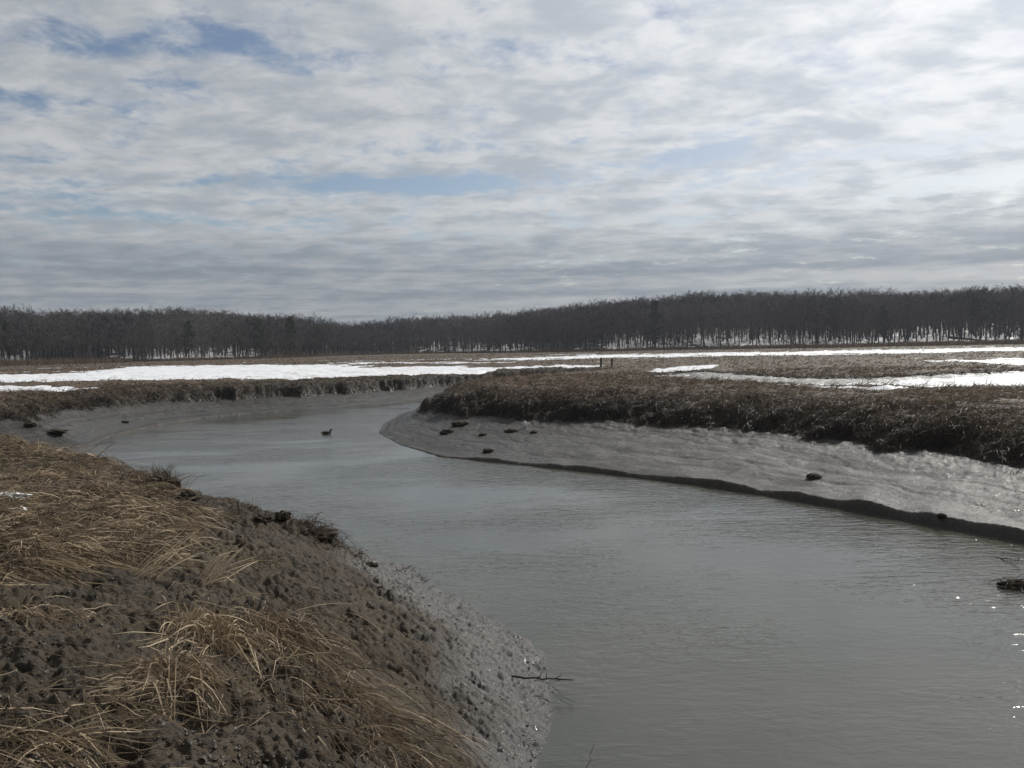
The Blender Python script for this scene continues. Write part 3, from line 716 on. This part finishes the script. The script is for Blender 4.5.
# ------------------------------------------------------------------ tufts on the near bank
def tuft(px, py, nb, length, az, az_s, el, el_s, droop, base_r, shade, label, width=(.005, .010), mat=None, knob=0.0, seg=6, hitpt=None):
    p = hit(px, py) if hitpt is None else hitpt
    o_r = np.random.default_rng(int(px*7+py))
    root = np.c_[o_r.normal(0, base_r, (nb, 2)), np.zeros(nb)]
    root[:, 2] = gz(root[:, 0]+p[0], root[:, 1]+p[1])-.01
    root[:, 0] += p[0]; root[:, 1] += p[1]
    root[:, 2] += knob*np.exp(-((root[:, 0]-p[0])**2+(root[:, 1]-p[1])**2)/(2*base_r**2))
    a_ = R(az)+o_r.normal(0, 1, nb)*az_s; e_ = np.clip(R(el)+o_r.normal(0, 1, nb)*el_s, -.1, 1.5)
    v, q, s = ribbons(root, dirs(a_, e_), length*o_r.uniform(.5, 1.15, nb), o_r.uniform(*width, nb), droop*o_r.uniform(.6, 1.3, nb), seg, shade=np.clip(o_r.beta(2, 2, nb)*.7+shade-.35, .02, 1), r=o_r)
    v = v-p
    o = link('grass_tuft', None, loc=p, label=label, category='grass tuft', group='grass tufts on the near bank')
    link('stems', mesh_np('stems', v, quads=q, mat=mat or m_straw, attrs=dict(shade=s), smooth=False), o)
    if knob > 0:
        link('root_clod', lump_mesh('root_clod', base_r*1.5, base_r*1.2, knob*.75+.03, int(px)), o)
    return o
def lump_mesh(name, sx, sy, sz, seed, mat=None):
    bm_ = bmesh.new(); bmesh.ops.create_icosphere(bm_, subdivisions=4, radius=1)
    co = np.array([v.co[:] for v in bm_.verts])
    d = .95+.55*fbm(co[:, 0]*1.5+seed, co[:, 1]*1.5+co[:, 2]*1.3, 3, seed)+.42*fbm(co[:, 0]*3.7+co[:, 2]*2+seed, co[:, 1]*3.7-co[:, 2]*2.6, 3, seed+3, .65)
    co = co*d[:, None]*np.array([sx, sy, sz])
    for v, c in zip(bm_.verts, co): v.co = c
    me = bpy.data.meshes.new(name); bm_.to_mesh(me); bm_.free(); me.materials.append(mat or m_clod); me.shade_smooth()
    return me
tuft(163,crest(163)+5,260,.42,90,2.2,66,.35,.35,.16,.16,'small dark upright tuft on a mud knob at the bank crest beside the water',knob=.16)
tuft(316,crest(316)+6,240,.46,100,1.0,48,.4,.75,.22,.14,'dark drooping tuft hanging over the bank edge against the creek water',knob=.10)
tuft(178,676,320,.60,180,2.0,50,.35,1.35,.07,.55,'mop of straw drooping to both sides over a dark hollow in the lower mud')
tuft(140,574,20,.66,62,.22,32,.2,.15,.07,.95,'sheaf of long pale stems leaning right beyond the drooping mop',width=(.007,.014))
tuft(204,582,26,.55,50,.34,42,.25,.2,.05,.98,'fan of the palest stems leaning right in the middle of the bank',width=(.007,.014))
tuft(212,632,340,.62,160,1.3,62,.45,.8,.12,.62,'thick upright straw clump with broken stems in mid bank',width=(.006,.013))
tuft(284,636,380,.72,140,.7,48,.4,1.0,.13,.48,'large shaggy clump combed downhill above the dark mud hole',width=(.005,.012))
tuft(330,690,90,.52,128,.35,16,.2,.5,.17,.5,'long flattened swath of stems sweeping down toward the lower bank edge')
tuft(395,735,70,.42,130,.35,14,.2,.5,.15,.45,'combed stems at the lower end of the swath near the bottom of the bank')
tuft(38,612,120,.42,140,1.4,35,.4,1.0,.12,.55,'straggly brown clump at the left, just below the matted straw')
tuft(8,752,110,.5,100,.6,14,.25,.5,.12,.55,'flattened pale clump in the bottom left corner of the bank')
tuft(105,708,50,.45,80,.7,10,.2,.5,.1,.5,'thin flattened stems lying on the mud left of the drooping mop')
tuft(228,516,60,.3,20,1.5,60,.4,.6,.08,.4,'small pale upright tuft on the bare upper bank')
tuft(262,560,70,.34,60,1.2,45,.4,.7,.10,.35,'dark stubbly tuft on the bare mud right of the pale fan')
tuft(30,545,60,.75,95,.35,8,.15,.3,.2,.7,'bundle of long pale stalks lying sideways at the edge of the matted straw',width=(.007,.014))
# mud clods at the bank edge
def clod(px, py, sx, sy, sz, seed, label, z=None, name='mud_clod', cat='mud clod', group=None, stems=0):
    p = hit(px, py) if z is None else unproj(px, py, z)
    if group == 'clods on the far mudflat': sx, sy, sz = sx*.7, sy*.7, sz*.6
    o = link(name, lump_mesh(name, sx, sy, sz, seed), loc=(p[0], p[1], p[2]+sz*.25), label=label, category=cat)
    if group: o['group'] = group
    if stems:
        r_ = np.random.default_rng(seed); root = np.c_[r_.normal(0, sx*.5, (stems, 2)), np.full(stems, sz*.2)]
        v, q, s = ribbons(root, dirs(r_.uniform(0, 6.28, stems), r_.uniform(-.1, .9, stems)), r_.uniform(.6, 1.4, stems)*sx*1.3, np.full(stems, max(.006, sx*.035)), r_.uniform(.2, 1.0, stems), 3, clamp=False, shade=r_.uniform(0, .5, stems), r=r_)
        link('stems', mesh_np('stems', v, quads=q, mat=m_grass, attrs=dict(shade=s), smooth=False), o)
    return o
g1 = 'mud clods along the near bank edge'
clod(188,crest(188)+3,.16,.12,.10,3,'dark crumbly clod on the crest just right of the small upright tuft',group=g1,stems=14)
clod(262,crest(262)+2,.15,.1,.08,4,'low dark clod on the bank crest, halfway between the two waterside tufts',group=g1,stems=10)
clod(283,crest(283)+2,.13,.1,.08,5,'dark clod with a thin stick, just left of the drooping waterside tuft',group=g1,stems=12)
clod(455,crest(455)+2,.12,.08,.06,6,'black clod alone on the glistening lower slope by the water',group=g1,stems=8)
clod(372,crest(372)+3,.10,.08,.05,8,'small dark clod on the bank edge below the drooping waterside tuft',group=g1,stems=4)
g2 = 'clods on the far mudflat'
clod(813,477,.24,.15,.16,11,'black weedy clod alone on the wide grey mudflat at the right',group=g2,stems=30)
clod(940,515,.13,.09,.08,12,'small black clod at the very rim of the mudflat above the water',group=g2,stems=6)
clod(487,452,.24,.18,.16,13,'low dark clod near the tip of the mudflat, close to the waterline',group=g2,stems=12)
clod(511,431,.34,.2,.14,14,'broad brown clod just below the dark grassy bank',group=g2,stems=14)
clod(482,435,.22,.15,.12,15,'dark clod left of the broad brown one below the bank',group=g2,stems=6)
clod(532,431,.2,.13,.1,16,'small dark clod right of the broad brown one below the bank',group=g2)
clod(447,431,.4,.25,.18,17,'dark slumped clod at the left end of the far grassy bank',group=g2,stems=14)
clod(460,424,.5,.3,.22,18,'larger slumped turf clod fallen from the far grassy bank',group=g2,stems=24)
clod(57,431,.55,.4,.16,25,'ragged dark weed patch on the mud beyond the matted straw at the left',group=g2,stems=40)
clod(124,422,.3,.2,.14,26,'dark clod on the mud slope below the left far bank',group=g2,stems=8)
clod(30,424,.35,.25,.14,27,'dark clod above the ragged weed patch on the left mud slope',group=g2,stems=8)
# drifting weed at the right
o = clod(1020,587,.26,.14,.09,21,'tangled black weed clump lying in the shallow water at the right',z=0,name='weed_clump',cat='weed clump',stems=90)
# snow crumbs
def snow_lump(px, py, sx, sy, sz, seed, label):
    p = hit(px, py); me = lump_mesh('snow_patch', sx, sy, sz, seed, m_snow)
    link('snow_patch', me, loc=(p[0], p[1], p[2]+.02+sz*.6), label=label, category='snow patch', group='snow crumbs')
snow_lump(5,500,.30,.10,.05,31,'white sliver of snow caught in the matted straw at the left')
snow_lump(19,512,.08,.05,.03,32,'tiny snow crumb just below the white sliver in the straw')
snow_lump(525,427,.07,.06,.14,33,'small upright white lump of ice at the base of the far dark bank')

# sticks
def stick(name, p0, p1, r0, label, cat, twigs=0, seed=1, mat=None):
    rr_ = np.random.default_rng(seed); V_, Q = [], []
    p0 = np.array(p0); p1 = np.array(p1); ax = p1-p0; L = np.linalg.norm(ax)
    pts = [ax*t+rr_.normal(0, .012, 3)*(0 < t < 1) for t in np.linspace(0, 1, 9)]
    tube(pts, [r0*(1-.55*t) for t in np.linspace(0, 1, 9)], 6, V_, Q)
    n0 = len(V_); Q += [(0, 1, 2, 3), (n0-1, n0-2, n0-3, n0-4)]
    o = link(name, mesh_np(name, np.array(V_), quads=np.array(Q), mat=mat or m_stick), loc=p0, label=label, category=cat)
    for i in range(twigs):
        v2, q2 = [], []; t = .45+.5*i/max(twigs, 1); d = ax/L*.5+rr_.normal(0, .6, 3); d /= np.linalg.norm(d)
        b = ax*t; tube([b, b+d*.05, b+d*.1+np.array([0, 0, .01])], [r0*.45, r0*.3, r0*.1], 4, v2, q2)
        link('side_twig', mesh_np('side_twig', np.array(v2), quads=np.array(q2), mat=mat or m_stick), o)
    return o
e0 = hit(512, 676); e1 = unproj(573, 680, .17)
stick('driftwood_stick', e0+np.array([0, 0, .02]), e1, .013, 'dark bare stick poking out from the glistening bank over the water', 'stick', 4, 3)
e0 = hit(545, 684); e1 = unproj(575, 703, .03)
stick('thin_twig', e0+np.array([0, 0, .03]), e1, .004, 'hair-thin twig below the dark stick, dipping to the water', 'twig', 0, 5)
p = unproj(584, 775, 0); p1 = unproj(594, 744, .16)
stick('pale_stem', p-np.array([0, 0, .05]), p1, .004, 'pale thin stem standing in the water at the bottom of the view', 'stem', 0, 7, m_wood)
p0 = unproj(996, 557, .0); p1 = unproj(1022, 562, .06)
stick('sunken_branch', p0, p1, .012, 'thin black branch breaking the surface above the weed clump', 'branch', 5, 9)
p0 = hit(272, 506); p1 = p0+np.array([.34, .1, .16])
stick('bank_stick', p0, p1, .008, 'short stick slanting up from the bank crest against the water', 'stick', 0, 10)
# fallen log in the right woods
a = math.atan((965-512)/F); r_ = float(foot(965))+3; lx, ly = r_*math.sin(a), r_*math.cos(a); lz = float(gz(lx, ly))
stick('fallen_tree', (lx-4.5, ly, lz+1.5), (lx+4.8, ly-1, lz+.35), .38, 'dark fallen trunk leaning across the snow in the right woods', 'fallen tree', 6, 12, m_bark)

# posts
def post(px, py, h, w_, label):
    p = hit(px, py)
    bm_ = bmesh.new()
    bmesh.ops.create_cube(bm_, size=1)
    for v in bm_.verts: v.co = Vector((v.co.x*w_, v.co.y*w_, (v.co.z+.5)*(h+.2)-.2))
    bmesh.ops.bevel(bm_, geom=[e for e in bm_.edges], offset=w_*.12, segments=2, affect='EDGES')
    for v in bm_.verts: v.co.x += .03*v.co.z; v.co.z += (.04 if v.co.z > h*.8 and v.co.x > 0 else 0)
    me = bpy.data.meshes.new('wooden_post'); bm_.to_mesh(me); bm_.free(); me.materials.append(m_wood)
    link('wooden_post', me, loc=p, label=label, category='post', group='posts out on the marsh')
post(600, 366, .78, .16, 'darker, taller wooden post standing alone out on the marsh')
post(611.5, 366, .78, .13, 'paler thin wooden post just right of the darker one')

# ------------------------------------------------------------------ duck
def duck():
    p = unproj(326.5, 434, 0)
    bm_ = bmesh.new()
    def loft(rings, seg=14):
        prev = None
        for (cx, cz, rx_, ry_, tilt) in rings:
            vs = []
            for s_ in range(seg):
                a_ = 2*math.pi*s_/seg
                lx_, ly_, = math.sin(a_)*rx_, math.cos(a_)*ry_
                vs.append(bm_.verts.new((cx-lx_*math.sin(tilt), ly_, cz+lx_*math.cos(tilt))))
            if prev:
                for s_ in range(seg): bm_.faces.new((prev[s_], prev[(s_+1) % seg], vs[(s_+1) % seg], vs[s_]))
            else: bm_.faces.new(vs[::-1])
            prev = vs
        bm_.faces.new(prev)
    # tail, body and breast, then neck and head carried on in one skin
    loft([(-.25,.085,.006,.02,0),(-.21,.075,.022,.045,0),(-.15,.055,.055,.08,0),(-.06,.045,.082,.105,0),(.04,.045,.085,.105,0),(.12,.055,.075,.088,0),(.165,.08,.062,.065,.5),(.18,.12,.042,.042,1.1),(.185,.155,.034,.034,1.4),(.20,.185,.042,.036,1.2),(.225,.20,.04,.034,.7),(.25,.195,.026,.024,.2),(.262,.19,.012,.014,0)])
    bmesh.ops.recalc_face_normals(bm_, faces=bm_.faces)
    me = bpy.data.meshes.new('duck'); bm_.to_mesh(me); bm_.free(); me.materials.append(plain('duck_plumage', (.020, .018, .016), (.045, .038, .03), 18, .7)); me.shade_smooth()
    o = link('duck', me, loc=p, rotz=R(28), label='small dark duck floating on the creek in the middle distance', category='duck')
    sub = o.modifiers.new('s', 'SUBSURF'); sub.levels = 1; sub.render_levels = 2
    m_w = plain('duck_wing', (.05, .045, .04), (.03, .026, .024), 25, .7)
    for sgn in (-1, 1):
        lm = lump_mesh('wing', .13, .018, .05, 2, m_w); w_ = link('wing', lm, o, (-.05, sgn*.095, .075)); w_.rotation_euler = (0, R(-6), sgn*R(-6))
    v2, q2 = [], []; tube([(.25, 0, .192), (.285, 0, .184), (.315, 0, .178)], [.014, .012, .008], 6, v2, q2)
    link('bill', mesh_np('bill', np.array(v2), quads=np.array(q2), mat=m_stick), o)
    return o
duck()

# ------------------------------------------------------------------ sky, sun
SUN_AZ, SUN_EL = 42, 37
world = bpy.data.worlds.new('World'); scene.world = world; world.use_nodes = True
nt = world.node_tree; nt.nodes.clear(); N = NT(nt)
out = N.n('ShaderNodeOutputWorld'); bg = N.n('ShaderNodeBackground'); nt.links.new(bg.outputs[0], out.inputs[0])
sky = N.n('ShaderNodeTexSky', sky_type='NISHITA', sun_disc=False, sun_elevation=R(SUN_EL), sun_rotation=R(SUN_AZ)); sky.air_density = 1.0; sky.dust_density = 1.2
D = N.n('ShaderNodeTexCoord').outputs['Generated']
D = N.vmath('NORMALIZE', D)
sx = N.n('ShaderNodeSeparateXYZ'); N.set(sx.inputs[0], D)
zz = N.math('ADD', N.math('MAXIMUM', sx.outputs[2], 0.0), .14)
cx = N.n('ShaderNodeCombineXYZ'); N.set(cx.inputs[0], N.math('DIVIDE', sx.outputs[0], zz)); N.set(cx.inputs[1], N.math('DIVIDE', sx.outputs[1], zz))
CP = N.mapping(cx.outputs[0], (1.45, 1.45, 1), (0, 0, R(6)))
big = N.noise(CP, .9, 3, .5, .3)
med = N.noise(N.mapping(CP, (1.0, 1.15, 1), (0, 0, 0), (3.1, 7.7, 0)), 2.6, 5, .55, .15)
fin = N.noise(N.mapping(CP, (1, 1, 1), (0, 0, 0), (9, 2, 0)), 8.0, 4, .6, .3)
# openings in the cloud deck (direction, half widths in azimuth / elevation)
def opening(px, py, wx, wy, amt):
    d = fwd + cr*(px-512)/F - cu*(py-384)/F; d = d/np.linalg.norm(d)
    az = math.atan2(d[0], d[1]); el = math.asin(d[2])
    return az, el, wx/F, wy/F, amt
AZ = N.math('ARCTAN2', sx.outputs[0], sx.outputs[1]); EL = N.math('ARCSINE', sx.outputs[2])
hole = None
for (az, el, wx, wy, am) in [opening(215,45,130,22,.15), opening(130,48,70,14,.08), opening(190,85,60,12,.10), opening(70,105,90,10,.09), opening(300,186,150,12,.18), opening(60,208,90,10,.10), opening(470,182,120,12,.18), opening(240,225,200,8,.05), opening(690,158,80,11,.18), opening(960,145,110,12,.25), opening(510,52,25,12,.12), opening(1000,182,80,12,.18), opening(780,205,90,8,.05), opening(1010,40,20,12,.08), opening(920,60,30,14,.05)]:
    a_ = N.math('DIVIDE', N.math('SUBTRACT', AZ, az), wx); b_ = N.math('DIVIDE', N.math('SUBTRACT', EL, el), wy)
    g_ = N.math('POWER', 2.718, N.math('MULTIPLY', N.math('ADD', N.math('MULTIPLY', a_, a_), N.math('MULTIPLY', b_, b_)), -1.0))
    g_ = N.math('MULTIPLY', g_, am*.78)
    hole = g_ if hole is None else N.math('ADD', hole, g_)
thick = N.math('ADD', N.math('ADD', N.math('MULTIPLY', big, .22), N.math('MULTIPLY', med, .48)), N.math('MULTIPLY', fin, .30))
thick = N.math('ADD', N.math('SUBTRACT', thick, hole), .035)
low = N.smooth(EL, R(9), R(3))
thick = N.math('ADD', thick, N.math('MULTIPLY', low, .06))
cover = N.smooth(thick, .36, .54)
SUNV = (math.sin(R(SUN_AZ))*math.cos(R(SUN_EL)), math.cos(R(SUN_AZ))*math.cos(R(SUN_EL)), math.sin(R(SUN_EL)))
sd = N.math('MAXIMUM', N.vmath('DOT_PRODUCT', D, SUNV), 0.0)
glow = N.math('POWER', sd, 5.0)
bands = N.noise(N.mapping(D, (1.2, 1.2, 26), (R(1), 0, 0)), 1.6, 4, .55, .25)
rip = N.noise(N.mapping(CP, (.9, 1.25, 1), (0, 0, R(-8)), (4, 1, 0)), 3.3, 7, .62, .2)
shade = N.smooth(N.math('ADD', N.math('MULTIPLY', med, .45), N.math('MULTIPLY', rip, .55)), .40, .62)
side = N.smooth(N.vmath('DOT_PRODUCT', D, SUNV), -.3, .40, .52, .88)
gain = N.math('ADD', side, N.math('MULTIPLY', glow, .95))
ccol = N.mix(shade, c4(6.3, 6.4, 6.5), c4(4.1, 4.45, 4.85))
cs = N.n('ShaderNodeVectorMath', operation='SCALE'); N.set(cs.inputs[0], ccol); N.set(cs.inputs['Scale'], gain)
lowc = N.mix(N.smooth(N.math('ADD', N.math('MULTIPLY', bands, .7), N.math('MULTIPLY', rip, .3)), .36, .62), c4(4.3, 4.5, 4.75), c4(2.1, 2.45, 3.0))
lcs = N.n('ShaderNodeVectorMath', operation='SCALE'); N.set(lcs.inputs[0], lowc); N.set(lcs.inputs['Scale'], N.math('ADD', .86, N.math('MULTIPLY', glow, .5)))
cl_ = N.n('ShaderNodeMix', data_type='RGBA'); N.set(cl_.inputs[0], N.math('MULTIPLY', N.smooth(EL, R(11), R(4.5)), .9)); N.set(cl_.inputs[6], cs.outputs[0]); N.set(cl_.inputs[7], lcs.outputs[0])
skyc = N.n('ShaderNodeVectorMath', operation='SCALE'); N.set(skyc.inputs[0], sky.outputs[0]); skyc.inputs['Scale'].default_value = .8
fin_c = N.mix(N.math('MULTIPLY', cover, .93), skyc.outputs[0], cl_.outputs[2])
N.set(bg.inputs[0], fin_c); bg.inputs[1].default_value = .1
sl = bpy.data.lights.new('sun', 'SUN'); sl.energy = 3.8; sl.angle = R(1.2); sl.color = (1, .96, .90)
so = bpy.data.objects.new('sun', sl); COL.objects.link(so); so.rotation_euler = Vector(SUNV).to_track_quat('Z', 'Y').to_euler(); so.location = (0, 0, 50)

# thin winter air
bm_ = bmesh.new(); bmesh.ops.create_cube(bm_, size=1)
for v_ in bm_.verts: v_.co = Vector((v_.co.x*1500, v_.co.y*1500, -2.5 if v_.co.z < 0 else 42))
hm = bpy.data.meshes.new('haze'); bm_.to_mesh(hm); bm_.free()
m_haze, nt = newmat('haze'); pv = nt.nodes.new('ShaderNodeVolumePrincipled'); pv.inputs['Color'].default_value = c4(.80, .88, 1.0); pv.inputs['Density'].default_value = .00017; pv.inputs['Anisotropy'].default_value = .3
om = nt.nodes.new('ShaderNodeOutputMaterial'); nt.links.new(pv.outputs[0], om.inputs['Volume']); hm.materials.append(m_haze)
link('haze', hm, kind='stuff', label='thin bluish winter haze over the marsh and woods', category='haze')

# ------------------------------------------------------------------ render settings
scene.render.engine = 'CYCLES'
scene.view_settings.view_transform = 'Standard'; scene.view_settings.look = 'None'; scene.view_settings.gamma = 1; scene.view_settings.exposure = 0
cy = scene.cycles; cy.max_bounces = 6; cy.diffuse_bounces = 2; cy.glossy_bounces = 3; cy.transmission_bounces = 2; cy.transparent_max_bounces = 4
cy.volume_bounces = 0; cy.use_denoising = True; cy.caustics_reflective = False; cy.caustics_refractive = False; cy.sample_clamp_indirect = 6
